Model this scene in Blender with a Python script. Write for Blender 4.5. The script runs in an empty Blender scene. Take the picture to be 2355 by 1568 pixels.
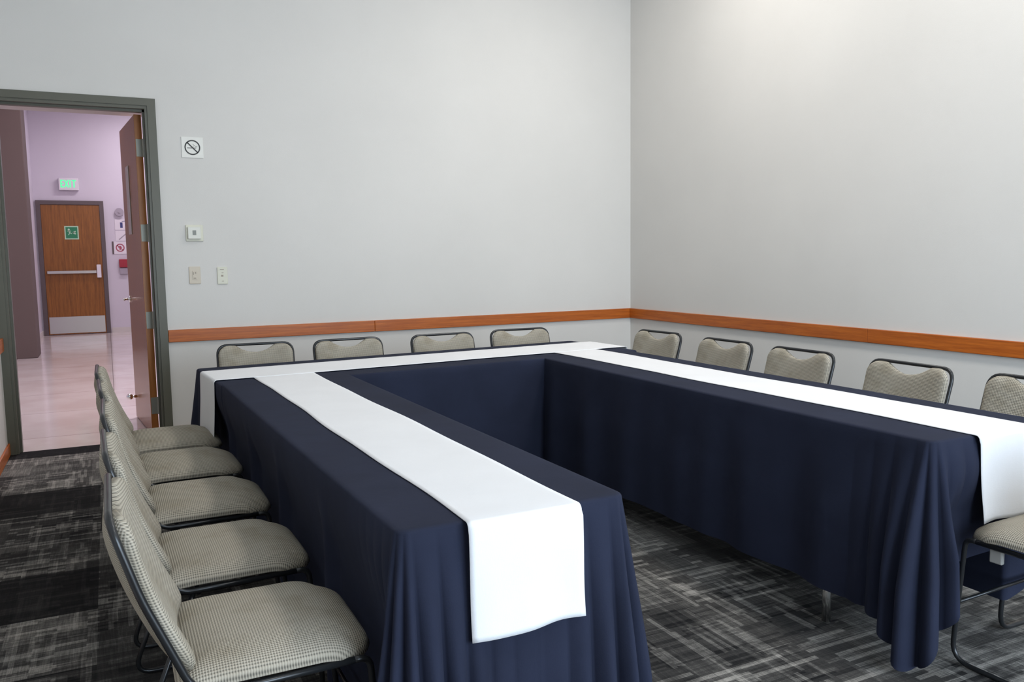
import bpy, bmesh, math, random
from mathutils import Vector, Matrix
C = bpy.context.scene.collection
PI = math.pi
random.seed(4)

# ------------------------------------------------------------------ helpers
def link(o, parent=None):
    C.objects.link(o)
    if parent: o.parent = parent
    return o
def obj(name, bm, m, parent=None, smooth=False, loc=None):
    me = bpy.data.meshes.new(name)
    bmesh.ops.recalc_face_normals(bm, faces=bm.faces)
    bm.to_mesh(me); bm.free()
    me.materials.append(m)
    if smooth:
        for p in me.polygons: p.use_smooth = True
    o = bpy.data.objects.new(name, me)
    if loc: o.location = loc
    return link(o, parent)
def tag(o, label, cat, group=None):
    o['label'] = label; o['category'] = cat
    if group: o['group'] = group
    return o
def thing(name, label, cat, loc=(0,0,0), rotz=0, group=None):
    o = bpy.data.objects.new(name, None); link(o)
    o.empty_display_size = .1
    o.location = loc; o.rotation_euler = (0,0,rotz)
    return tag(o, label, cat, group)
def struct(name, bm, m, smooth=False, label=None):
    o = obj(name, bm, m, None, smooth); o['kind'] = 'structure'
    if label: o['label'] = label
    return o
def BM(): return bmesh.new()
def box(bm, a, b):
    vs = [bm.verts.new((x,y,z)) for x in (a[0],b[0]) for y in (a[1],b[1]) for z in (a[2],b[2])]
    for f in ((0,1,3,2),(4,6,7,5),(0,4,5,1),(2,3,7,6),(0,2,6,4),(1,5,7,3)):
        bm.faces.new([vs[i] for i in f])
    return bm
def bevel(bm, w, seg=2):
    bmesh.ops.bevel(bm, geom=list(bm.edges), offset=w, segments=seg, profile=.5, affect='EDGES')
    return bm
def bbox(a, b, w=.004, seg=2): return bevel(box(BM(), a, b), w, seg)
def fillet(pts, rs, n=6, closed=False):
    pts = [Vector(p) for p in pts]; out = []
    if not isinstance(rs, (list, tuple)): rs = [rs]*len(pts)
    N = len(pts)
    for i, p in enumerate(pts):
        if (not closed and i in (0, N-1)) or rs[i] == 0: out.append(p); continue
        a = (pts[(i-1)%N]-p); b = (pts[(i+1)%N]-p); r = min(rs[i], a.length*.49, b.length*.49)
        A = p + a.normalized()*r; B = p + b.normalized()*r
        for k in range(n+1):
            t = k/n; out.append((1-t)**2*A + 2*t*(1-t)*p + t*t*B)
    return out
def tube(bm, pts, r, n=10, closed=False, caps=True):
    pts = [Vector(p) for p in pts]; N = len(pts); rings = []
    T0 = (pts[1]-pts[0]).normalized()
    u = T0.orthogonal().normalized()
    for i, p in enumerate(pts):
        if closed: T = (pts[(i+1)%N]-pts[i-1]).normalized()
        elif i == 0: T = (pts[1]-pts[0]).normalized()
        elif i == N-1: T = (pts[-1]-pts[-2]).normalized()
        else: T = (pts[i+1]-pts[i-1]).normalized()
        u = (u - T*u.dot(T)).normalized(); v = T.cross(u)
        rings.append([bm.verts.new(p + (u*math.cos(2*PI*k/n)+v*math.sin(2*PI*k/n))*r) for k in range(n)])
    M = N if closed else N-1
    for i in range(M):
        a, b = rings[i], rings[(i+1)%N]
        for k in range(n): bm.faces.new((a[k], a[(k+1)%n], b[(k+1)%n], b[k]))
    if not closed and caps:
        bm.faces.new(rings[0][::-1]); bm.faces.new(rings[-1])
    return bm
def cyl(bm, p, q, r, n=20): return tube(bm, [p, q], r, n)
def sstep(a, b, x):
    t = max(0., min(1., (x-a)/(b-a))); return t*t*(3-2*t)

# ------------------------------------------------------------------ materials
def mat(name, col, rough=.6, metal=0., spec=.5):
    m = bpy.data.materials.new(name); m.use_nodes = True
    b = m.node_tree.nodes['Principled BSDF']
    b.inputs['Base Color'].default_value = (*col, 1)
    b.inputs['Roughness'].default_value = rough
    b.inputs['Metallic'].default_value = metal
    b.inputs['Specular IOR Level'].default_value = spec
    return m
class NT:
    def __init__(s, m): s.t = m.node_tree; s.b = s.t.nodes['Principled BSDF']
    def n(s, kind, **kw):
        x = s.t.nodes.new(kind)
        for k, v in kw.items():
            if k.startswith('i_'): x.inputs[k[2:].replace('_', ' ')].default_value = v
            else: setattr(x, k, v)
        return x
    def l(s, a, b): s.t.links.new(a, b)
    def coord(s, scale=(1,1,1), out='Object', rot=(0,0,0)):
        c = s.n('ShaderNodeTexCoord'); m = s.n('ShaderNodeMapping')
        m.inputs['Scale'].default_value = scale; m.inputs['Rotation'].default_value = rot
        s.l(c.outputs[out], m.inputs['Vector']); return m.outputs[0]
    def noise(s, vec, sc, det=3, rough=.5):
        x = s.n('ShaderNodeTexNoise', i_Scale=sc, i_Detail=det, i_Roughness=rough); s.l(vec, x.inputs['Vector']); return x.outputs['Fac']
    def math(s, op, a, b=None, clamp=False):
        x = s.n('ShaderNodeMath', operation=op, use_clamp=clamp)
        for i, v in enumerate((a, b)):
            if v is None: continue
            if isinstance(v, (int, float)): x.inputs[i].default_value = v
            else: s.l(v, x.inputs[i])
        return x.outputs[0]
    def ramp(s, fac, stops):
        x = s.n('ShaderNodeValToRGB'); s.l(fac, x.inputs['Fac']); e = x.color_ramp.elements
        while len(e) < len(stops): e.new(.5)
        for k, (p, c) in zip(e, stops):
            k.position = p; k.color = (*c, 1)
        return x.outputs['Color']
    def bump(s, h, dist=.001, st=1.):
        x = s.n('ShaderNodeBump', i_Distance=dist, i_Strength=st); s.l(h, x.inputs['Height']); s.l(x.outputs[0], s.b.inputs['Normal'])

def wall_mat(name, col, bumpd=.0006):
    m = mat(name, col, .75, spec=.25); N = NT(m); v = N.coord()
    f = N.noise(v, 1.3, 4)
    c1 = tuple(x*.975 for x in col); c2 = tuple(min(1, x*1.02) for x in col)
    N.l(N.ramp(f, [(.3, c1), (.7, c2)]), N.b.inputs['Base Color'])
    N.bump(N.noise(v, 160, 3), bumpd, .5); return m
def wood_mat(name, dark, light, scale, rough=.4, seams=None):
    m = mat(name, light, rough); N = NT(m); v = N.coord(scale)
    f = N.noise(v, 3, 6, .6); g = N.noise(N.coord(tuple(3*x for x in scale)), 6, 3)
    w = N.math('ADD', N.math('MULTIPLY', f, .7), N.math('MULTIPLY', g, .3))
    N.l(N.ramp(w, [(.36, dark), (.52, tuple((a+b)/2 for a, b in zip(dark, light))), (.66, light)]), N.b.inputs['Base Color'])
    N.bump(w, .0004, .4); return m
def cloth_mat(name, col, var=.1, sheen=0.):
    m = mat(name, col, .9, spec=.15); N = NT(m); v = N.coord()
    f = N.noise(v, 5, 4); c1 = tuple(x*(1-var) for x in col); c2 = tuple(min(1, x*(1+var)) for x in col)
    N.l(N.ramp(f, [(.3, c1), (.7, c2)]), N.b.inputs['Base Color'])
    wv = N.math('ADD', N.noise(N.coord((1, 1, 12)), 90, 2), N.noise(N.coord((12, 12, 1)), 90, 2))
    big = N.noise(v, 7, 3)
    N.bump(N.math('ADD', N.math('MULTIPLY', wv, .12), big), .006, .35)
    if sheen:
        N.b.inputs['Sheen Weight'].default_value = sheen; N.b.inputs['Sheen Roughness'].default_value = .5
    return m
def chair_fabric(name, axes):
    m = mat(name, (.4, .38, .33), .9, spec=.15); N = NT(m)
    c = N.n('ShaderNodeTexCoord'); s = N.n('ShaderNodeSeparateXYZ'); N.l(c.outputs['Object'], s.inputs[0])
    a, b = s.outputs[axes[0]], s.outputs[axes[1]]
    K = 2*PI/.0088
    p = N.math('MULTIPLY', N.math('ADD', a, b), K*.72); q = N.math('MULTIPLY', N.math('SUBTRACT', a, b), K*.72)
    f = N.math('MULTIPLY', N.math('SINE', p), N.math('SINE', q))
    f = N.math('ADD', N.math('MULTIPLY', f, .5), .5)
    col = N.ramp(f, [(.04, (.125, .121, .106)), (.28, (.275, .250, .205)), (.72, (.45, .415, .345))])
    st = N.noise(c.outputs['Object'], 9, 3)
    mix = N.n('ShaderNodeMix', data_type='RGBA', blend_type='MULTIPLY'); mix.inputs[0].default_value = 1
    N.l(col, mix.inputs[6]); N.l(N.ramp(st, [(.28, (.82, .80, .76)), (.5, (1, 1, 1))]), mix.inputs[7])
    N.l(mix.outputs[2], N.b.inputs['Base Color'])
    N.bump(f, .0022, .7); return m

M = {}
M['wall'] = wall_mat('painted_wall', (.685, .673, .652))
M['ceil'] = wall_mat('ceiling_paint', (.78, .78, .77))
M['hallwall'] = wall_mat('hall_wall_paint', (.66, .62, .70))
M['hallceil'] = wall_mat('hall_ceiling_paint', (.66, .62, .60))
M['pillar'] = wall_mat('brown_pillar_paint', (.135, .100, .095))
M['frame'] = mat('door_frame_enamel', (.105, .105, .082), .42)
M['frame2'] = mat('hall_door_frame_enamel', (.11, .085, .09), .42)
M['rail'] = wood_mat('rail_wood', (.34, .075, .008), (.56, .150, .018), (.9, .9, 22), .38)
M['leaf'] = wood_mat('door_leaf_veneer', (.20, .070, .016), (.38, .140, .035), (16, 16, .7), .2)
M['leaf'].node_tree.nodes['Principled BSDF'].inputs['Specular IOR Level'].default_value = .22
M['leafedge'] = wood_mat('door_edge_wood', (.34, .12, .025), (.52, .20, .05), (16, 16, .7), .4)
M['exitleaf'] = wood_mat('exit_door_veneer', (.17, .058, .008), (.34, .125, .022), (12, 12, .6), .4)
M['steel'] = mat('brushed_steel', (.62, .62, .62), .28, 1.)
M['hinge'] = mat('hinge_metal', (.36, .37, .33), .45, .35)
M['chrome'] = mat('chrome', (.82, .82, .80), .22, 1.)
M['chairmetal'] = mat('dark_chair_metal', (.035, .037, .04), .28, .6)
M['pan'] = mat('black_seat_pan', (.012, .012, .013), .6)
M['seat'] = chair_fabric('seat_fabric', ('X', 'Y')); M['back'] = chair_fabric('back_fabric', ('Y', 'Z'))
M['navy'] = cloth_mat('navy_cloth', (.0175, .0215, .041), .12, 0)
M['white'] = cloth_mat('white_cloth', (.745, .755, .78), .02)
M['plate'] = mat('white_plastic', (.72, .72, .66), .4)
M['beige'] = mat('beige_plastic', (.60, .53, .43), .4)
M['cream'] = mat('cream_plastic', (.66, .65, .54), .4)
M['grey'] = mat('grey_plastic', (.22, .23, .21), .4)
M['slot'] = mat('switch_slot', (.36, .31, .25), .5)
M['black'] = mat('black_print', (.03, .03, .03), .5)
M['greysym'] = mat('grey_print', (.30, .30, .29), .5)
M['signwhite'] = mat('sign_white', (.80, .80, .76), .45)
M['hallsign'] = mat('hall_sign_white', (.78, .74, .80), .4)
M['green'] = mat('sign_green', (.02, .22, .10), .4)
M['palegreen'] = mat('sign_pale_green', (.50, .72, .52), .4)
M['red'] = mat('alarm_red', (.35, .02, .04), .4)
M['pinkprint'] = mat('pink_red_print', (.40, .08, .13), .5)
M['blue'] = mat('blue_panel', (.05, .06, .20), .5)
M['bell'] = mat('bell_grey', (.38, .34, .40), .5)
M['tabletop'] = mat('table_laminate', (.45, .43, .40), .5)
M['glass'] = mat('lite_glass', (.55, .52, .52), .15)
m = mat('exit_letter_glow', (.1, .6, .3), .5); M['glow'] = m
m.node_tree.nodes['Principled BSDF'].inputs['Emission Color'].default_value = (.08, .85, .32, 1)
m.node_tree.nodes['Principled BSDF'].inputs['Emission Strength'].default_value = .85
m = mat('lamp_diffuser', (.9, .9, .9), .5); M['lamp'] = m
m.node_tree.nodes['Principled BSDF'].inputs['Emission Color'].default_value = (1, .93, .85, 1)
m.node_tree.nodes['Principled BSDF'].inputs['Emission Strength'].default_value = 2.

def carpet():
    m = mat('carpet_tiles', (.08, .08, .08), .97, spec=.1); N = NT(m); o = N.coord()
    def cells(rot, bw, bh, seed, off):                # random value per plank/tile
        mp = N.n('ShaderNodeMapping'); mp.inputs['Rotation'].default_value = (0, 0, rot); mp.inputs['Location'].default_value = seed if isinstance(seed, tuple) else (seed, seed*.7, 0)
        N.l(o, mp.inputs['Vector'])
        b = N.n('ShaderNodeTexBrick', offset=off, i_Scale=1., i_Mortar_Size=0., i_Bias=0.)
        b.inputs['Brick Width'].default_value = bw; b.inputs['Row Height'].default_value = bh
        b.inputs['Color1'].default_value = (0, 0, 0, 1); b.inputs['Color2'].default_value = (1, 1, 1, 1)
        N.l(mp.outputs[0], b.inputs['Vector']); return b.outputs['Color']
    def streak(sc, lo, hi, k):                         # threads running one way
        f = N.noise(N.coord(sc), k, 2, .6)
        r = N.n('ShaderNodeMapRange'); N.l(f, r.inputs['Value'])
        r.inputs['From Min'].default_value = lo; r.inputs['From Max'].default_value = hi; return r.outputs[0]
    tile = cells(0, .508, .508, (.105+.508*20, -3.53+.508*40, 0), 0)
    sep = N.n('ShaderNodeSeparateXYZ'); N.l(o, sep.inputs[0])
    iy = N.math('MODULO', N.math('FLOOR', N.math('DIVIDE', N.math('ADD', sep.outputs['Y'], -3.53+.508*30), .508)), 3)
    plain = N.math('MULTIPLY', N.math('LESS_THAN', sep.outputs['X'], -.105), N.math('LESS_THAN', iy, .5))   # plain dark tiles
    sub = cells(PI/2, .21, .12, 5.2, .37)
    sub2 = cells(0, .33, .09, 9.1, .61)
    wob = N.math('MULTIPLY', N.noise(o, 40, 2), .15)
    def comb(c, thr, k):                               # short ribs: some cells of a fine brick grid stand out
        d = N.math('SUBTRACT', N.math('ADD', c, wob), thr)
        return N.math('MULTIPLY', d, k, True)
    l1 = comb(cells(0, .17, .021, 3.3, .41), .70, 6); l2 = comb(cells(PI/2, .21, .017, 7.7, .37), .80, 6)
    l3 = comb(cells(0, .17, .011, 1.1, .23), .70, 6)
    reg = comb(cells(0, .42, .36, 2.2, .3), .45, 5); reg2 = comb(cells(PI/2, .5, .31, 4.6, .4), .42, 5)
    fx = streak((5, 90, 1), .40, .62, 1.6); fy = streak((90, 5, 1), .40, .62, 1.6)
    th = N.math('MULTIPLY', N.math('ADD', fx, fy), .5)
    base = N.math('ADD', N.math('MULTIPLY', tile, .30), N.math('ADD', N.math('MULTIPLY', sub, .22), N.math('MULTIPLY', sub2, .16)))
    base = N.math('ADD', base, N.math('MULTIPLY', N.math('MULTIPLY', l1, reg), .36))
    base = N.math('ADD', base, N.math('MULTIPLY', N.math('MULTIPLY', l2, reg2), .26))
    base = N.math('SUBTRACT', base, N.math('MULTIPLY', N.math('MULTIPLY', l3, reg2), .12))
    base = N.math('MULTIPLY', base, N.math('ADD', N.math('MULTIPLY', th, .55), .62))
    base = N.math('MULTIPLY', base, N.math('SUBTRACT', 1, N.math('MULTIPLY', plain, .80)))
    speck = N.noise(o, 260, 2)
    base = N.math('MULTIPLY', base, N.math('ADD', N.math('MULTIPLY', speck, .8), .6))
    N.l(N.ramp(base, [(.04, (.012, .012, .013)), (.27, (.058, .056, .054)), (.52, (.155, .149, .140)), (.9, (.33, .315, .29))]), N.b.inputs['Base Color'])
    N.bump(N.math('ADD', N.noise(o, 400, 2), base), .003, .5); return m
M['carpet'] = carpet()

def tiles():
    m = mat('polished_tile', (.62, .53, .51), .13, spec=.6); N = NT(m); o = N.coord()
    b = N.n('ShaderNodeTexBrick', offset=0., i_Scale=1., i_Mortar_Size=.004)
    b.inputs['Brick Width'].default_value = 1.22; b.inputs['Row Height'].default_value = 1.22
    for k, c in (('Color1', (.66, .59, .575)), ('Color2', (.71, .64, .625)), ('Mortar', (.27, .22, .21))): b.inputs[k].default_value = (*c, 1)
    N.l(N.coord((1, 1, 1)), b.inputs['Vector'])
    mix = N.n('ShaderNodeMix', data_type='RGBA', blend_type='MULTIPLY'); mix.inputs[0].default_value = 1
    N.l(b.outputs['Color'], mix.inputs[6]); N.l(N.ramp(N.noise(o, 2.2, 6), [(.35, (.9, .87, .86)), (.6, (1, 1, 1))]), mix.inputs[7])
    N.l(mix.outputs[2], N.b.inputs['Base Color'])
    N.bump(N.noise(o, 3, 2), .002, .25); return m
M['tile'] = tiles()

# ------------------------------------------------------------------ room shell
XL, XR, YB, YF, ZC, TH = -.70, 4.607, 6.78, -1.5, 4.3, .17
DX0, DX1, DZ = -.632, .318, 2.475        # doorway
b = box(BM(), (XL-.2, YF-.2, -.2), (XR+.2, YB+.045, 0)); struct('floor', b, M['carpet'])
b = BM(); box(b, (XL-.2, YB, 0), (DX0-.02, YB+TH, ZC)); box(b, (DX1+.02, YB, 0), (XR+.2, YB+TH, ZC)); box(b, (DX0-.02, YB, DZ+.02), (DX1+.02, YB+TH, ZC))
struct('wall_back', b, M['wall'])
b = box(BM(), (XR, YF-.2, 0), (XR+.2, YB, ZC)); struct('wall_right', b, M['wall'])
b = box(BM(), (XL-.2, YF-.2, 0), (XL, YB, ZC)); struct('wall_left', b, M['wall'])
b = box(BM(), (XL-.2, YF-.2, ZC), (XR+.2, YB+TH, ZC+.2)); struct('ceiling', b, M['ceil'])
WX0, WX1, WZ0, WZ1 = .85, 4.35, .25, 2.55
b = BM()
box(b, (XL, YF-.2, 0), (XR, YF, WZ0)); box(b, (XL, YF-.2, WZ1), (XR, YF, ZC))
box(b, (XL, YF-.2, WZ0), (WX0, YF, WZ1)); box(b, (WX1, YF-.2, WZ0), (XR, YF, WZ1))
struct('wall_front', b, M['wall'])
b = BM()
for x in (WX0, (WX0+WX1)/2-.03, WX1-.06): box(b, (x, YF-.1, WZ0), (x+.06, YF-.04, WZ1))
for z in (WZ0, WZ1-.06): box(b, (WX0, YF-.1, z), (WX1, YF-.04, z+.06))
struct('window_1', b, M['frame'])
# wooden rails and baseboards
def board(name, a, b_, m, w=.004): struct(name, bbox(a, b_, w), m)
board('trim_1', (.395, YB-.022, .742), (2.009, YB, .836), M['rail'])
board('trim_2', (2.0105, YB-.022, .742), (XR-.022, YB, .836), M['rail'])
board('trim_3', (XR-.022, 3.936, .742), (XR, YB, .836), M['rail'])
board('trim_4', (XR-.022, YF, .742), (XR, 3.9345, .836), M['rail'])
board('trim_5', (XL, YF, .742), (XL+.022, YB, .836), M['rail'])
board('baseboard_left', (XL, YF, 0), (XL+.014, YB-.02, .085), M['rail'])
board('baseboard_back', (.395, YB-.014, 0), (XR-.014, YB, .085), M['rail'])
board('baseboard_right', (XR-.014, YF, 0), (XR, YB, .085), M['rail'])

# ------------------------------------------------------------------ hall beyond the door
YE = 17.84
b = box(BM(), (-3.2, YB+.045, -.2), (3.2, YE+.2, 0)); struct('floor_hall', b, M['tile'])
b = box(BM(), (-1.5, YE, 0), (3.2, YE+.2, 4.6)); struct('wall_hall_end', b, M['hallwall'])
b = box(BM(), (-1.30, 13.70, 0), (-1.145, YE, 4.6)); struct('wall_hall_left', b, M['hallwall'])
b = box(BM(), (-3.2, YB+TH, 0), (-3.0, 13.7, 4.6)); box(b, (-3.2, 13.7, 0), (-1.30, 13.9, 4.6)); struct('wall_hall_alcove', b, M['hallwall'])
b = box(BM(), (1.75, YB+TH, 0), (1.95, YE, 4.6)); struct('wall_hall_right', b, M['hallwall'])
b = box(BM(), (-3.2, 7.62, 4.35), (3.2, YE+.2, 4.6)); struct('ceiling_hall', b, M['hallceil'])
b = box(BM(), (-3.2, YB+TH, 2.55), (3.2, 7.62, 4.6)); struct('ceiling_soffit', b, M['hallceil'])
b = bbox((-1.62, 13.68, 0), (-.958, 14.3, 4.35), .01); struct('column', b, M['pillar'])
b = BM(); box(b, (.03, YE-.012, 0), (1.75, YE, .10)); box(b, (-1.145, YE-.012, 0), (-1.11, YE, .10)); struct('baseboard_hall', b, M['hallceil'])
b = box(BM(), (-1.145, 14.3, 0), (-1.133, YE-.012, .10)); struct('baseboard_hall_left', b, M['hallceil'])

# door_1: the open door between room and hall
d = bpy.data.objects.new('door_1', None); link(d); d.location = (DX1, YB, 0); d['kind'] = 'structure'
def rel(b, o):
    bmesh.ops.translate(b, vec=-Vector(o), verts=b.verts); return b
O1 = (DX1, YB, 0)
b = BM()
def jamb(x0, x1, s):
    # stepped profile: casing, rebate and stop
    box(b, (x0, YB-.022, 0), (x1, YB+TH+.015, DZ+.075))
cw = .075
box(b, (DX0-cw, YB-.022, 0), (DX0-.018, YB+.03, DZ+cw)); box(b, (DX0-.03, YB-.012, 0), (DX0, YB+TH+.01, DZ+.03))
box(b, (DX1+.018, YB-.022, 0), (DX1+cw, YB+.03, DZ+cw)); box(b, (DX1, YB-.012, 0), (DX1+.03, YB+TH+.01, DZ+.03))
box(b, (DX0-.018, YB-.022, DZ+.022), (DX1+.018, YB+.03, DZ+cw)); box(b, (DX0, YB-.012, DZ), (DX1, YB+TH-.06, DZ+.03))
box(b, (DX0, YB+.04, 0), (DX0+.016, YB+.10, DZ)); box(b, (DX0, YB+.04, DZ-.016), (DX1, YB+.10, DZ))
box(b, (DX1-.016, YB+.04, 0), (DX1, YB+.10, DZ))
obj('door_frame', rel(b, O1), M['frame'], d)
# leaf, open into the hall, hinged on the right jamb
P0 = Vector((.300, YB+TH+.025, 0)); P1 = Vector((.215, 7.905, 0))
leaf = bpy.data.objects.new('door_leaf', None)
dirv = (P1-P0); LW = dirv.length; ang = math.atan2(dirv.y, dirv.x)
b = bbox((0, 0, .008), (LW, .05, 2.462), .002, 1)
leaf = obj('door_leaf', b, M['leaf'], d); leaf.location = P0-Vector(O1); leaf.rotation_euler = (0, 0, ang)
# local: x along leaf, y+ is to the left (-X world) => face seen from the room
obj('leaf_edge', bbox((-.003, -.0005, .008), (.002, .0505, 2.462), .001, 1), M['leafedge'], leaf)
b = bbox((.47, .050, 1.58), (.63, .058, 2.13), .003); 
obj('vision_panel', b, M['glass'], leaf)
b = BM(); tube(b, fillet([(.86, .05, 1.04), (.86, .105, 1.04), (.74, .112, 1.04)], .02), .010); cyl(b, (.86, .048, 1.04), (.86, .060, 1.04), .028)
tube(b, fillet([(.86, 0, 1.04), (.86, -.055, 1.04), (.74, -.06, 1.04)], .02), .010)
obj('lever_handle', b, M['chrome'], leaf, True)
b = BM(); cyl(b, (.885, .05, .19), (.885, .085, .19), .012); bmesh.ops.create_uvsphere(b, u_segments=16, v_segments=8, radius=.028, matrix=Matrix.Translation((.885, .10, .19)))
obj('door_stop', b, M['chrome'], leaf, True)
for z in (2.215, 1.575, .905, .235):
    b = bbox((-.006, .004, z-.065), (-.002, .046, z+.065), .001, 1)
    cyl(b, (-.006, -.006, z-.068), (-.006, -.006, z+.068), .011, 12)
    obj('hinge', b, M['hinge'], leaf)

# door_2: exit door at the end of the hall
d2 = bpy.data.objects.new('door_2', None); link(d2); d2.location = (-.55, YE, 0); d2['kind'] = 'structure'
O2 = (-.55, YE, 0)
b = BM(); box(b, (-1.115, YE-.05, 0), (-1.04, YE, 2.53)); box(b, (-.055, YE-.05, 0), (.018, YE, 2.53)); box(b, (-1.04, YE-.05, 2.455), (-.055, YE, 2.53))
obj('door_frame', rel(b, O2), M['frame2'], d2)
b = bbox((-1.038, YE-.035, .01), (-.057, YE-.002, 2.45), .002, 1); lf = obj('door_leaf', rel(b, O2), M['exitleaf'], d2)
obj('kick_plate', rel(bbox((-1.02, YE-.040, .03), (-.075, YE-.035, .345), .001, 1), O2), M['steel'], lf)
b = bbox((-1.0, YE-.10, 1.16), (-.17, YE-.055, 1.215), .008); box(b, (-1.0, YE-.06, 1.165), (-.95, YE-.035, 1.21))
obj('panic_bar', rel(b, O2), M['steel'], lf)
obj('latch_case', rel(bbox((-.165, YE-.11, 1.075), (-.090, YE-.035, 1.325), .01), O2), M['hallsign'], lf)

# ------------------------------------------------------------------ chair
def pad(rx, rz, thf, thb, n1, n2, radii, shape):
    """closed cushion on a rounded-rectangle plan; shape(u,v,a,b,side)->Vector"""
    bm = BM(); G = {}
    for s in (0, 1):
        for i in range(n1+1):
            for j in range(n2+1):
                u = -1+2*i/n1; v = -1+2*j/n2
                # denser near the rim
                u = math.sin(u*PI/2)*.35+u*.65; v = math.sin(v*PI/2)*.35+v*.65
                e = max(abs(u), abs(v))
                if s == 1 and (i in (0, n1) or j in (0, n2)): G[s, i, j] = G[0, i, j]; continue
                a, c = u*rx, v*rz
                r = radii[(0 if u < 0 else 1)+(0 if v < 0 else 2)]
                da, dc = abs(a)-(rx-r), abs(c)-(rz-r)
                if da > 0 and dc > 0:
                    k = max(da, dc)/math.hypot(da, dc)
                    a = math.copysign(rx-r+da*k, a); c = math.copysign(rz-r+dc*k, c)
                dome = math.sqrt(max(0, 1-e**5))
                G[s, i, j] = bm.verts.new(shape(u, v, a, c, (thf if s == 0 else -thb)*dome))
    for s in (0, 1):
        for i in range(n1):
            for j in range(n2):
                q = (G[s, i, j], G[s, i+1, j], G[s, i+1, j+1], G[s, i, j+1])
                bm.faces.new(q if s == 0 else q[::-1])
    return bm
TILT = math.atan2(.13, .36)
def make_chair(label, loc, rz, group):
    t = thing('stacking_chair', label, 'chair', loc, rz, group)
    def seat_shape(u, v, a, c, h):           # a -> x (front +), c -> y
        drop = -.022*sstep(.35, 1, u) - .006*sstep(-.5, -1, u)
        return Vector((a+.005, c, .448+h+drop-.006*abs(v)**2))
    b = pad(.222, .232, .046, .012, 44, 44, [.05, .115, .05, .115], seat_shape)
    obj('seat', b, M['seat'], t, True)
    obj('seat_pan', bbox((-.17, -.18, .420), (.17, .18, .437), .004), M['pan'], t)
    H = .185                                  # half height of the back pad
    def back_shape(u, v, a, c, h):            # a -> y, c -> up the back
        notch = .052*max(0, 1-(a/.122)**2)**1.15
        k = (c+H)/(2*H)
        if v > 0: k -= notch/.36*v**4
        x0 = -.205 - .128*k - .018*math.sin(k*PI) + .030*(a/.215)**2 
        z0 = .468 + .362*k
        return Vector((x0+h*math.cos(TILT), a, z0+h*math.sin(TILT)))
    b = pad(.223, H, .030, .026, 34, 30, [.05, .05, .060, .060], back_shape)
    obj('backrest', b, M['back'], t, True)
    W = .226
    pts = []
    def side(s):
        return [(.165, s*W, .428), (-.150, s*W, .424), (-.190, s*W, .455), (-.275, s*W, .66), (-.326, s*W, .832)]
    p = fillet(side(-1)+side(1)[::-1], [0, .03, .03, .04, .062, .062, .04, .03, .03, 0], 6)
    obj('frame', tube(BM(), p, .0085, 10), M['chairmetal'], t, True)
    for s in (-1, 1):
        q = fillet([(-.12, s*(W-.012), .424), (-.285, s*(W-.004), .0085), (.236, s*(W-.004), .0085), (.206, s*W, .36), (.200, s*W, .428), (.15, s*W, .428)], [0, .07, .07, .05, .04, 0], 6)
        obj('leg', tube(BM(), q, .0082, 10), M['chairmetal'], t, True)
    obj('crossbar', cyl(BM(), (.219, -W, .21), (.219, W, .21), .006, 8), M['chairmetal'], t, True)
    obj('seat_support', cyl(BM(), (-.11, -W+.012, .412), (-.11, W-.012, .412), .007, 8), M['chairmetal'], t, True)
    return t
def dup(root, loc, rz, label, group):
    r = root.copy(); C.objects.link(r); r.location = loc; r.rotation_euler = (0, 0, rz)
    r['label'] = label
    if group: r['group'] = group
    elif 'group' in r: del r['group']
    for ch in list(root.children):
        c = ch.copy(); C.objects.link(c); c.parent = r
    return r
D = math.radians
gl, gb, gr = 'chairs along the left table', 'chairs behind the back table', 'chairs behind the right table'
L = [  # x, y, rotation, label, group
 (.300, 2.035, D(0), 'checked grey chair nearest the camera in the row left of the table', gl),
 (.290, 2.655, D(1), 'grey checked chair second from the camera in the left row', gl),
 (.285, 3.290, D(0), 'grey checked chair in the middle of the five left of the table', gl),
 (.270, 3.900, D(1.5), 'beige-grey chair fourth from the camera in the left row', gl),
 (.255, 4.500, D(0), 'beige-grey chair nearest the open doorway, its back highest up the picture', gl),
 (.790, 5.020, D(-94), 'beige chair back nearest the door behind the back table', gb),
 (1.400, 4.985, D(-88.5), 'beige chair back second from the door behind the back table', gb),
 (2.045, 4.955, D(-89), 'beige chair back third from the door behind the back table', gb),
 (2.635, 4.985, D(-92), 'beige chair back nearest the room corner behind the back table', gb),
 (3.020, 4.550, D(184), 'beige chair back nearest the room corner behind the right table', gr),
 (3.010, 3.880, D(180), 'beige chair back second from the corner behind the right table', gr),
 (3.000, 3.270, D(180), 'beige chair back in the middle of the row behind the right table', gr),
 (3.000, 2.615, D(178), 'beige chair back fully in view nearest the right picture edge', gr),
 (3.010, 2.000, D(180), 'beige chair back cut by the right picture edge behind the right table', gr),
 (2.668, 1.490, D(92), 'checked chair seat cut by the picture edge at the right table end', None),
]
chairs = []; first = None
for x, y, r, lab, g in L:
    if first is None: first = c = make_chair(lab, (x, y, 0), r, g)
    else: c = dup(first, (x, y, 0), r, lab, g)
    chairs.append((x, y, r))
# a small grey plastic pad under the front of the end chair's seat
endc = c
obj('bumper', bbox((.085, .205, .375), (.125, .222, .418), .004), M['greysym'], endc)['label'] = 'grey plastic bumper'

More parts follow.
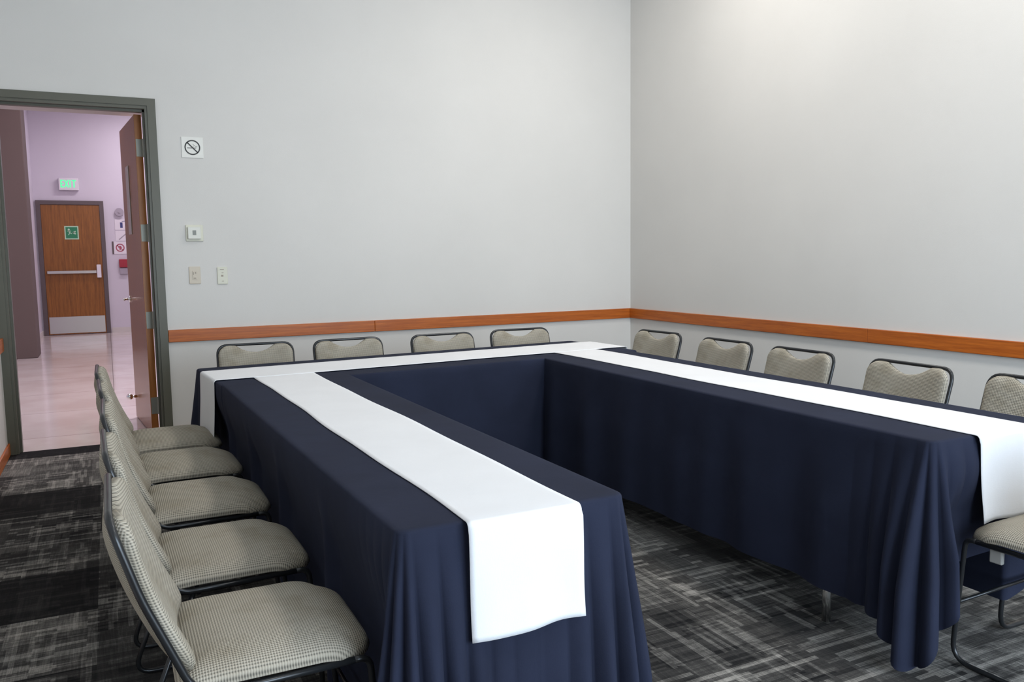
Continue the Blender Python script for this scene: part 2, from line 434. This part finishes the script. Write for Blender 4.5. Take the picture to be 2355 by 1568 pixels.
# ------------------------------------------------------------------ tables
def push(p):
    """fabric gives way in front of a chair's seat and legs"""
    for cx, cy, r in chairs:
        c_, s_ = math.cos(r), math.sin(r)
        dx, dy = p.x-cx, p.y-cy
        lx, ly = c_*dx+s_*dy, -s_*dx+c_*dy
        lim = .256
        if lx < lim and lx > -.35 and abs(ly) < .33:
            w = (1-sstep(.236, .34, abs(ly)))*(1-sstep(.47, .70, p.z))
            nlx = lx+(lim-lx)*w
            p = Vector((cx+c_*nlx-s_*ly, cy+s_*nlx+c_*ly, p.z))
    return p
def drape(name, label, W, Ln, loc, rot, z, drops, hem, corners, seed, flare=.03, wave=.010, push_on=True, skip=(), taper=0):
    """cloth over a W x Ln top; origin local (0,0) = its corner nearest the camera on the left.
       sides: 0 front (y=0), 1 right (x=W), 2 back, 3 left.  corners k lies between side k-1 and side k."""
    rnd = random.Random(seed)
    r = .035; P = []                                    # (x,y,nx,ny,u,side,corner distances)
    cs = [(r, r, PI), (W-r, r, 1.5*PI), (W-r, Ln-r, 0), (r, Ln-r, .5*PI)]
    lens = [W-2*r, Ln-2*r, W-2*r, Ln-2*r]; RE = .12; arc = RE*PI/2
    u = 0; cpos = []
    for k in range(4):
        cx, cy, a0 = cs[k]; cpos.append(u+arc/2)
        n = 26
        for i in range(n):
            a = a0+PI/2*i/n
            P.append((cx+r*math.cos(a), cy+r*math.sin(a), math.cos(a), math.sin(a), u+arc*i/n, (k-1) % 4 if i < n/2 else k, i/n, k))
        u += arc
        a = a0+PI/2; n = max(4, int(lens[k]/.0055)); tx, ty = -math.sin(a), math.cos(a)
        for i in range(n):
            s = lens[k]*i/n
            P.append((cx+r*math.cos(a)+tx*s, cy+r*math.sin(a)+ty*s, math.cos(a), math.sin(a), u+s, k, None, k))
        u += lens[k]
    U = u
    waves = [(rnd.choice((.5, 1, 1))*rnd.uniform(.6, 1.2), rnd.uniform(9, 34), rnd.uniform(0, 6.28)) for _ in range(4)]
    ca, sa = math.cos(rot), math.sin(rot)
    rows = 22; bm = BM(); rings = []
    bev = .012
    def put(lx, ly, zz):
        lx = W/2+(lx-W/2)*(1+taper*ly/Ln)
        return Vector((loc[0]+ca*lx-sa*ly, loc[1]+sa*lx+ca*ly, zz))
    # inner support rings on the top
    for ins in (.030, .018):
        rings.append([bm.verts.new(put(x-nx*ins, y-ny*ins, z)) for x, y, nx, ny, *_ in P])
    for k in (1, 2, 3):
        a = k/4*PI/2
        rings.append([bm.verts.new(put(x-nx*bev*(1-math.sin(a)), y-ny*bev*(1-math.sin(a)), z-bev*(1-math.cos(a)))) for x, y, nx, ny, *_ in P])
    info = []
    for x, y, nx, ny, uu, sd, ci, k in P:
        dd = drops[sd]
        if ci is not None: dd = drops[(k-1) % 4]*(1-sstep(0, 1, ci))+drops[k]*sstep(0, 1, ci)
        A = 0; F = 0; ph = 0
        for q in range(4):
            d_ = (uu-cpos[q]+U/2) % U-U/2
            amp, sig, lam, extra, fl = corners[q]
            e = math.exp(-(abs(d_)/sig)**3)
            A += amp*e*(abs(math.cos(PI*d_/lam+q*.8))**.75)
            F += fl*e; dd += extra*math.exp(-(d_/(sig*.48))**2)
        lw = sum(a*math.sin(f*uu+p_) for a, f, p_ in waves)/2.4
        info.append((dd, A, F, lw))
    for row in range(1, rows+1):
        t = row/rows; ring = []
        for (x, y, nx, ny, uu, sd, ci, k), (dd, A, F, lw) in zip(P, info):
            zz = z-bev-(dd-bev)*t
            zz = max(zz, .004+.003*abs(math.sin(uu*30)))
            off = flare*t+A*min(1, t*1.5)+F*t+wave*(.5+.5*lw)*min(1, t*2)
            p = put(x+nx*off, y+ny*off, zz)
            if push_on: p = push(p)
            ring.append(bm.verts.new(p))
        rings.append(ring)
    n = len(P)
    for a, b_ in zip(rings, rings[1:]):
        for i in range(n):
            if rings.index(b_) < 5 or not (2 in skip and P[i][3] > .25):
                bm.faces.new((a[i], a[(i+1) % n], b_[(i+1) % n], b_[i]))
    bm.faces.new(rings[0])
    o = obj(name, bm, M['navy'], None, True)
    o.location = (0, 0, 0)
    return tag(o, label, 'tablecloth', 'navy tablecloths')
def table(W, Ln, loc, rot, label, legs, ztop=.735, k=0):
    t = thing('folding_table', label, 'table', loc, rot, 'folding tables under navy cloths')
    obj('tabletop', bbox((.018, .018, ztop-.03), (W-.018, Ln-.018, ztop), .006), M['tabletop'], t)
    for x, y in legs:
        obj('leg', tube(BM(), fillet([(x, y, ztop-.03), (x, y, .32), (x-k, y, .15), (x-k, y, .004)], .05), .0155, 14), M['chrome'], t, True)
    return t
ROTL = D(1.1)
TL = dict(W=.615, Ln=2.60, loc=(.540, 1.702), rot=ROTL)
table(TL['W'], 2.50, (TL['loc'][0], TL['loc'][1], 0), ROTL, 'folding table under the navy cloth nearest the camera', [(.12, .35), (.5, .35), (.12, 2.2), (.5, 2.2)])
ROTB = D(3.7)
table(2.54, .74, (.478, 4.205, 0), ROTB, 'folding table under the navy cloth along the back wall', [(.3, .12), (.3, .6), (2.2, .12), (2.2, .6)])
table(.62, 2.55, (2.325, 1.735, 0), 0, 'folding table under the right navy cloth, one chrome leg showing', [(.078, .390), (.54, .390), (.078, 2.2), (.54, 2.2)], k=.098)
#       corners: amplitude, reach, wave length, extra drop, flare
NO = (0, .1, .1, 0, 0)
drape('tablecloth', 'navy cloth on the left table with its folded end nearest the camera', .615, 2.62, TL['loc'], ROTL, .7490,
      [.64, .64, .60, .64], 0, [(.060, .26, .062, .10, .015), (.055, .22, .066, .10, .020), NO, NO], 3, flare=.012, wave=.012, skip=(2,), taper=.06)
drape('tablecloth', 'navy cloth on the back table below the plain wall', 2.56, .78, (.472, 4.195), ROTB, .7475,
      [.66, .62, .62, .64], 0, [(.0, .10, .1, 0, .0), (.0, .1, .12, 0, .0), (.03, .2, .09, .05, .03), (.03, .15, .09, .05, .05)], 8, flare=.012, wave=.006)
drape('tablecloth', 'navy cloth on the right table with a pointed corner touching the carpet', .645, 2.63, (2.318, 1.722), 0, .7490,
      [.42, .620, .60, .615], 0, [(.075, .27, .080, .165, .015), (.03, .12, .09, .0, .02), NO, NO], 15, flare=.016, wave=.034, skip=(2,))

def runner(name, label, path, halfw, z, drop_front, drop_back=0, seed=1, wob=.004, leanf=.02):
    """white strip; path = (x0,y0)->(x1,y1) centre line on the table, drops hang over the ends"""
    a, b_ = Vector((*path[0], 0)), Vector((*path[1], 0)); d_ = (b_-a); Ln = d_.length; d_.normalize(); n_ = Vector((-d_.y, d_.x, 0))
    rnd = random.Random(seed); ph = [rnd.uniform(0, 6.28) for _ in range(6)]
    st = []                                             # centre-line stations: (offset along d, z, skew)
    def hang(sign, base, drop):
        out = []; R = .014
        for k in range(7):
            an = k/6*PI/2; out.append((base+sign*R*math.sin(an), z-R*(1-math.cos(an)), 0))
        for k in range(1, 21):
            t = k/20; out.append((base+sign*(R+leanf*t+.004*math.sin(t*5+ph[0])*t), z-R-(drop-R)*t, t))
        return out
    top = [(Ln*i/60, z, 0) for i in range(1, 60)]
    seq = (hang(-1, 0, drop_front)[::-1] if drop_front else [(0, z, 0)]) + top + (hang(1, Ln, drop_back) if drop_back else [(Ln, z, 0)])
    bm = BM(); NW = 20; g = []
    for s, zz, t in seq:
        row = []
        for j in range(NW+1):
            v = -1+2*j/NW
            e = wob*(math.sin(s*4.1+ph[1])+.6*math.sin(s*9.3+ph[2]))*(1 if t == 0 else 0)
            e2 = wob*(math.sin(s*3.7+ph[3])+.6*math.sin(s*8.1+ph[4]))*(1 if t == 0 else 0)
            w = halfw + (e if v > 0 else e2)*abs(v)
            rip = (.004*math.sin(v*3.2+ph[5])+.002*math.sin(v*7+ph[2]))*t
            hz = -.002*v*t + .0025*math.sin(v*4+ph[3])*(t**4)
            p = a+d_*s+n_*(v*w); p += d_*(-rip if s < Ln/2 else rip); p.z = zz+hz
            row.append(bm.verts.new(p))
        g.append(row)
    for i in range(len(g)-1):
        for j in range(NW): bm.faces.new((g[i][j], g[i][j+1], g[i+1][j+1], g[i+1][j]))
    o = obj(name, bm, M['white'], None, True)
    sm = o.modifiers.new('thickness', 'SOLIDIFY'); sm.thickness = .0016; sm.offset = 1
    return tag(o, label, 'table runner', 'white table runners')
runner('table_runner', 'white runner down the left table, squared end hanging toward the camera', ((.856, 1.700), (.806, 4.55)), .152, .7510, .280, 0, 3, .004, .010)
runner('table_runner', 'white runner lengthwise along the back table', ((.456, 4.572), (3.035, 4.748)), .204, .7525, .36, .2, 5, .0025, .012)
runner('table_runner', 'white runner along the right table, bright end by the picture edge', ((2.673, 1.718), (2.655, 4.62)), .156, .7510, .285, 0, 9, .004, .018)

# ------------------------------------------------------------------ things on the walls
def ring(bm, c, R, r, plane='xz', n=40):
    pts = [Vector((c[0]+R*math.cos(2*PI*i/n), c[1], c[2]+R*math.sin(2*PI*i/n))) for i in range(n)]
    return tube(bm, pts, r, 8, closed=True)
t = thing('no_smoking_sign', 'square white no smoking sign high on the wall by the door', 'sign', (.637, YB, 2.21))
obj('panel', bbox((-.077, -.006, -.077), (.077, 0, .077), .001, 1), M['signwhite'], t)
def flatring(bm, R0, R1, y, n=48, cx=0, cz=0, th=.0012):
    vs = []
    for i in range(n):
        a = 2*PI*i/n; vs.append([bm.verts.new((cx+R*math.cos(a), yy, cz+R*math.sin(a))) for R, yy in ((R0, y), (R1, y), (R1, y-th), (R0, y-th))])
    for i in range(n):
        a, b_ = vs[i], vs[(i+1) % n]
        for k in range(4): bm.faces.new((a[k], a[(k+1) % 4], b_[(k+1) % 4], b_[k]))
    return bm
def bar(bm, x0, z0, x1, z1, w, y, th=.0012):
    d_ = Vector((x1-x0, 0, z1-z0)); n_ = Vector((-d_.z, 0, d_.x)).normalized()*w/2
    A, B = Vector((x0, y, z0)), Vector((x1, y, z1))
    q = [A-n_, B-n_, B+n_, A+n_]; lo = [bm.verts.new(p) for p in q]; hi = [bm.verts.new(p-Vector((0, th, 0))) for p in q]
    bm.faces.new(lo); bm.faces.new(hi[::-1])
    for k in range(4): bm.faces.new((lo[k], lo[(k+1) % 4], hi[(k+1) % 4], hi[k]))
    return bm
b = flatring(BM(), .047, .056, -.006); bar(b, -.037, .037, .037, -.037, .009, -.006); obj('prohibition_ring', b, M['black'], t)
b = bar(BM(), -.037, -.004, .018, -.004, .009, -.006, .0009); bar(b, .021, -.004, .026, -.004, .009, -.006, .0009); obj('cigarette', b, M['greysym'], t)
b = BM()
for k in range(2):
    x0 = .004+.012*k; p = [(x0+.010*math.sin(i*.7+k), .014+.004*i-.004*k) for i in range(6)]
    for q0, q1 in zip(p, p[1:]): bar(b, q0[0], q0[1]-.008, q1[0], q1[1]-.008, .0022, -.006, .0009)
bar(b, .022, .004, .034, .012, .0022, -.006, .0009); bar(b, .030, -.002, .034, .012, .0022, -.006, .0009)
obj('smoke', b, M['greysym'], t)

t = thing('thermostat', 'white square thermostat with small grey display above the switches', 'thermostat', (.620, YB, 1.568))
obj('base', bbox((-.062, -.010, -.062), (.062, 0, .062), .003), M['cream'], t)
obj('cover', bbox((-.050, -.034, -.046), (.044, -.010, .046), .005), M['plate'], t)
obj('display', bbox((-.016, -.0355, -.016), (.010, -.034, .020), .0005, 1), M['grey'], t)
t = thing('wall_switch', 'beige wall switch plate nearer the door, under the thermostat', 'light switch', (.607, YB, 1.247), 0, 'wall switches')
obj('plate', bbox((-.041, -.007, -.066), (.041, 0, .066), .003), M['beige'], t)
b = bbox((-.017, -.010, -.034), (.017, -.007, .034), .001, 1); obj('insert', b, M['beige'], t)
for q in (((-.013, -.0115, .004), (-.007, -.010, .024)), ((.001, -.0115, .012), (.010, -.010, .026)), ((-.010, -.0115, -.026), (.008, -.010, -.018))): obj('toggle', box(BM(), *q), M['slot'], t)
t = thing('wall_switch', 'cream wall switch plate farther from the door', 'light switch', (.808, YB, 1.240), 0, 'wall switches')
obj('plate', bbox((-.038, -.009, -.066), (.038, 0, .066), .003), M['cream'], t)
obj('toggle', box(BM(), (-.010, -.011, -.008), (.006, -.009, .006)), M['slot'], t)
for q in (((-.016, -.011, .046), (.012, -.009, .050)), ((-.006, -.011, .020), (.008, -.009, .024)), ((-.006, -.011, -.044), (.008, -.009, -.040))): obj('slot', box(BM(), *q), M['slot'], t)

# exit sign on the hall end wall
t = thing('exit_sign', 'white exit sign with glowing green letters above the hall door', 'sign', (-.545, YE, 2.72))
obj('housing', bbox((-.165, -.09, 0), (.165, 0, .225), .008), M['hallsign'], t)
b = BM(); y = -.0905; z0, z1 = .05, .19; w = .022
def L_(x): return x
x = -.135; bar(b, x+.011, z0, x+.011, z1, w, y)
for z in (z0+.01, (z0+z1)/2, z1-.01): bar(b, x, z, x+.055, z, .02, y)
x = -.065; bar(b, x, z0, x+.06, z1, w, y); bar(b, x, z1, x+.06, z0, w, y-.0002)
x = .025; bar(b, x, z0, x, z1, w, y)
x = .055; bar(b, x, z1-.01, x+.07, z1-.01, .02, y); bar(b, x+.035, z0, x+.035, z1, w, y)
obj('letters', b, M['glow'], t)
# green evacuation sign on the exit door
t = thing('evacuation_sign', 'small green evacuation route sign on the wooden exit door', 'sign', (-.55, YE-.035, 1.93))
obj('panel', bbox((-.118, -.004, -.125), (.118, 0, .125), .001, 1), M['palegreen'], t)
obj('field', bbox((-.098, -.006, -.105), (.098, -.004, .105), .0005, 1), M['green'], t)
b = BM(); y = -.006
flatring(b, 0.001, .018, y, 20, -.045, .06); bar(b, -.05, .045, -.03, .0, .022, y); bar(b, -.07, .03, -.01, .03, .012, y); bar(b, -.03, .0, -.055, -.045, .012, y); bar(b, -.03, 0, .0, -.02, .012, y)
bar(b, .02, .0, .07, .025, .02, y); bar(b, .02, .0, .07, -.025, .02, y); bar(b, .02, 0, .06, 0, .015, y)
obj('pictogram', b, M['palegreen'], t)
# right of the exit door
t = thing('alarm_bell', 'round grey alarm bell right of the exit door', 'alarm', (.285, YE, 2.325))
b = BM(); cyl(b, (0, 0, 0), (0, -.05, 0), .078, 28); obj('dome', b, M['bell'], t); obj('hub', cyl(BM(), (0, -.05, 0), (0, -.062, 0), .02, 16), M['bell'], t)
t = thing('wall_sign', 'white square sign with a black figure below the alarm bell', 'sign', (.31, YE, 2.085), 0, 'safety signs by the exit door')
obj('panel', bbox((-.115, -.006, -.10), (.115, 0, .10), .001, 1), M['hallsign'], t)
b = bar(BM(), 0, -.06, 0, .045, .045, -.006); bar(b, .01, .062, .09, .075, .012, -.006); obj('pictogram', b, M['blue'], t)
t = thing('wall_sign', 'white square sign with a grey diagonal stroke, second below the bell', 'sign', (.31, YE, 1.868), 0, 'safety signs by the exit door')
obj('panel', bbox((-.115, -.006, -.095), (.115, 0, .095), .001, 1), M['hallsign'], t)
obj('pictogram', bar(BM(), -.055, -.07, .08, .05, .02, -.006), M['bell'], t)
t = thing('wall_sign', 'white sign with a red prohibition ring and dark side band', 'sign', (.31, YE, 1.642), 0, 'safety signs by the exit door')
obj('panel', bbox((-.185, -.006, -.122), (.20, 0, .122), .001, 1), M['hallsign'], t)
obj('side_band', bbox((-.185, -.012, -.122), (-.155, -.006, .122), .001, 1), M['frame2'], t)
obj('side_panel', bbox((.085, -.010, -.122), (.195, -.006, .122), .001, 1), M['red'], t)
b = flatring(BM(), .058, .078, -.006, 36, -.045); bar(b, -.10, .05, .01, -.05, .014, -.006); bar(b, -.045, -.04, -.045, .035, .03, -.0062); bar(b, -.08, .01, -.01, .01, .016, -.0061)
obj('prohibition_ring', b, M['pinkprint'], t)
t = thing('fire_alarm_station', 'red fire alarm pull station over a grey box, right of exit door', 'alarm', (.305, YE, 1.27))
obj('call_point', bbox((-.075, -.06, -.01), (.075, 0, .15), .008), M['red'], t)
obj('box', bbox((-.07, -.045, -.14), (.07, 0, -.02), .006), M['bell'], t)
obj('bracket', box(BM(), (-.05, -.02, -.02), (.05, 0, -.01)), M['bell'], t)
# panels seen almost edge-on on the hall's left wall
t = thing('wall_panel', 'dark narrow panel seen edge-on beside the brown hall column, upper', 'panel', (-1.145, 14.9, 2.05), 0, 'panels on the hall left wall')
obj('board', bbox((0, -.25, -.2), (.035, .25, .2), .004), M['blue'], t); obj('rim', bbox((.035, -.22, -.17), (.04, .22, .17), .001, 1), M['black'], t)

# ------------------------------------------------------------------ lights
def area(name, loc, rot, sx, sy, power, col=(1,1,1), spread=None):
    l = bpy.data.lights.new(name, 'AREA'); l.shape = 'RECTANGLE'; l.size = sx; l.size_y = sy; l.energy = power; l.color = col
    if spread: l.spread = spread
    o = bpy.data.objects.new(name, l); link(o); o.location = loc; o.rotation_euler = rot; return o
area('window_daylight', ((WX0+WX1)/2, YF-.13, (WZ0+WZ1)/2), (PI/2, 0, 0), WX1-WX0, WZ1-WZ0, 262, (.74, .87, 1.0))
# ceiling panels of the room
k = 0
for x, pw in ((.9, 3), (3.35, 41)):
    for y in (.2, 2.5, 4.8):
        t = thing('ceiling_light', 'square recessed ceiling lamp panel', 'ceiling light', (x, y, ZC), 0, 'recessed ceiling lamps of the room')
        obj('frame', bbox((-.32, -.32, -.03), (.32, .32, 0), .004), M['ceil'], t)
        area('ceiling_lamp', (x, y, ZC-.04), (0, 0, 0), .56, .56, pw, (1, .95, .88))
for x, y, p in ((1.0, 16.4, 46), (.35, 12.6, 46), (.35, 9.0, 125)):
    t = thing('hall_light', 'long ceiling lamp of the hall', 'ceiling light', (x, y, 4.35), 0, 'ceiling lamps of the hall')
    obj('frame', bbox((-.62, -.16, -.05), (.62, .16, 0), .004), M['hallceil'], t)
    area('hall_lamp', (x, y, 4.29), (0, 0, 0), 1.1, .28, p, (1., .91, .96))

w = bpy.data.worlds.new('World'); bpy.context.scene.world = w; w.use_nodes = True
bg = w.node_tree.nodes['Background']; sky = w.node_tree.nodes.new('ShaderNodeTexSky'); sky.sky_type = 'NISHITA' if hasattr(sky, 'sun_elevation') else sky.sky_type
sky.sun_disc = False; sky.sun_elevation = D(40)
w.node_tree.links.new(sky.outputs[0], bg.inputs[0]); bg.inputs[1].default_value = .12

# ------------------------------------------------------------------ camera
R = [(.89811435, -.43952832, -.01433428), (-.05714334, -.08432116, -.99479876), (.43603354, .89426216, -.10084616)]
cam = bpy.data.cameras.new('camera'); cam.sensor_width = 36; cam.lens = 36*1900/2355; cam.clip_start = .05; cam.clip_end = 100
co = bpy.data.objects.new('camera', cam); link(co)
mx = Matrix.Identity(4)
for i in range(3):
    mx[i][0] = R[0][i]; mx[i][1] = -R[1][i]; mx[i][2] = -R[2][i]
mx[2][3] = 1.35
co.matrix_world = mx
s = bpy.context.scene; s.camera = co
s.view_settings.view_transform = 'Standard'; s.view_settings.look = 'None'; s.view_settings.gamma = 1; s.view_settings.exposure = 0
s.view_settings.use_curve_mapping = False
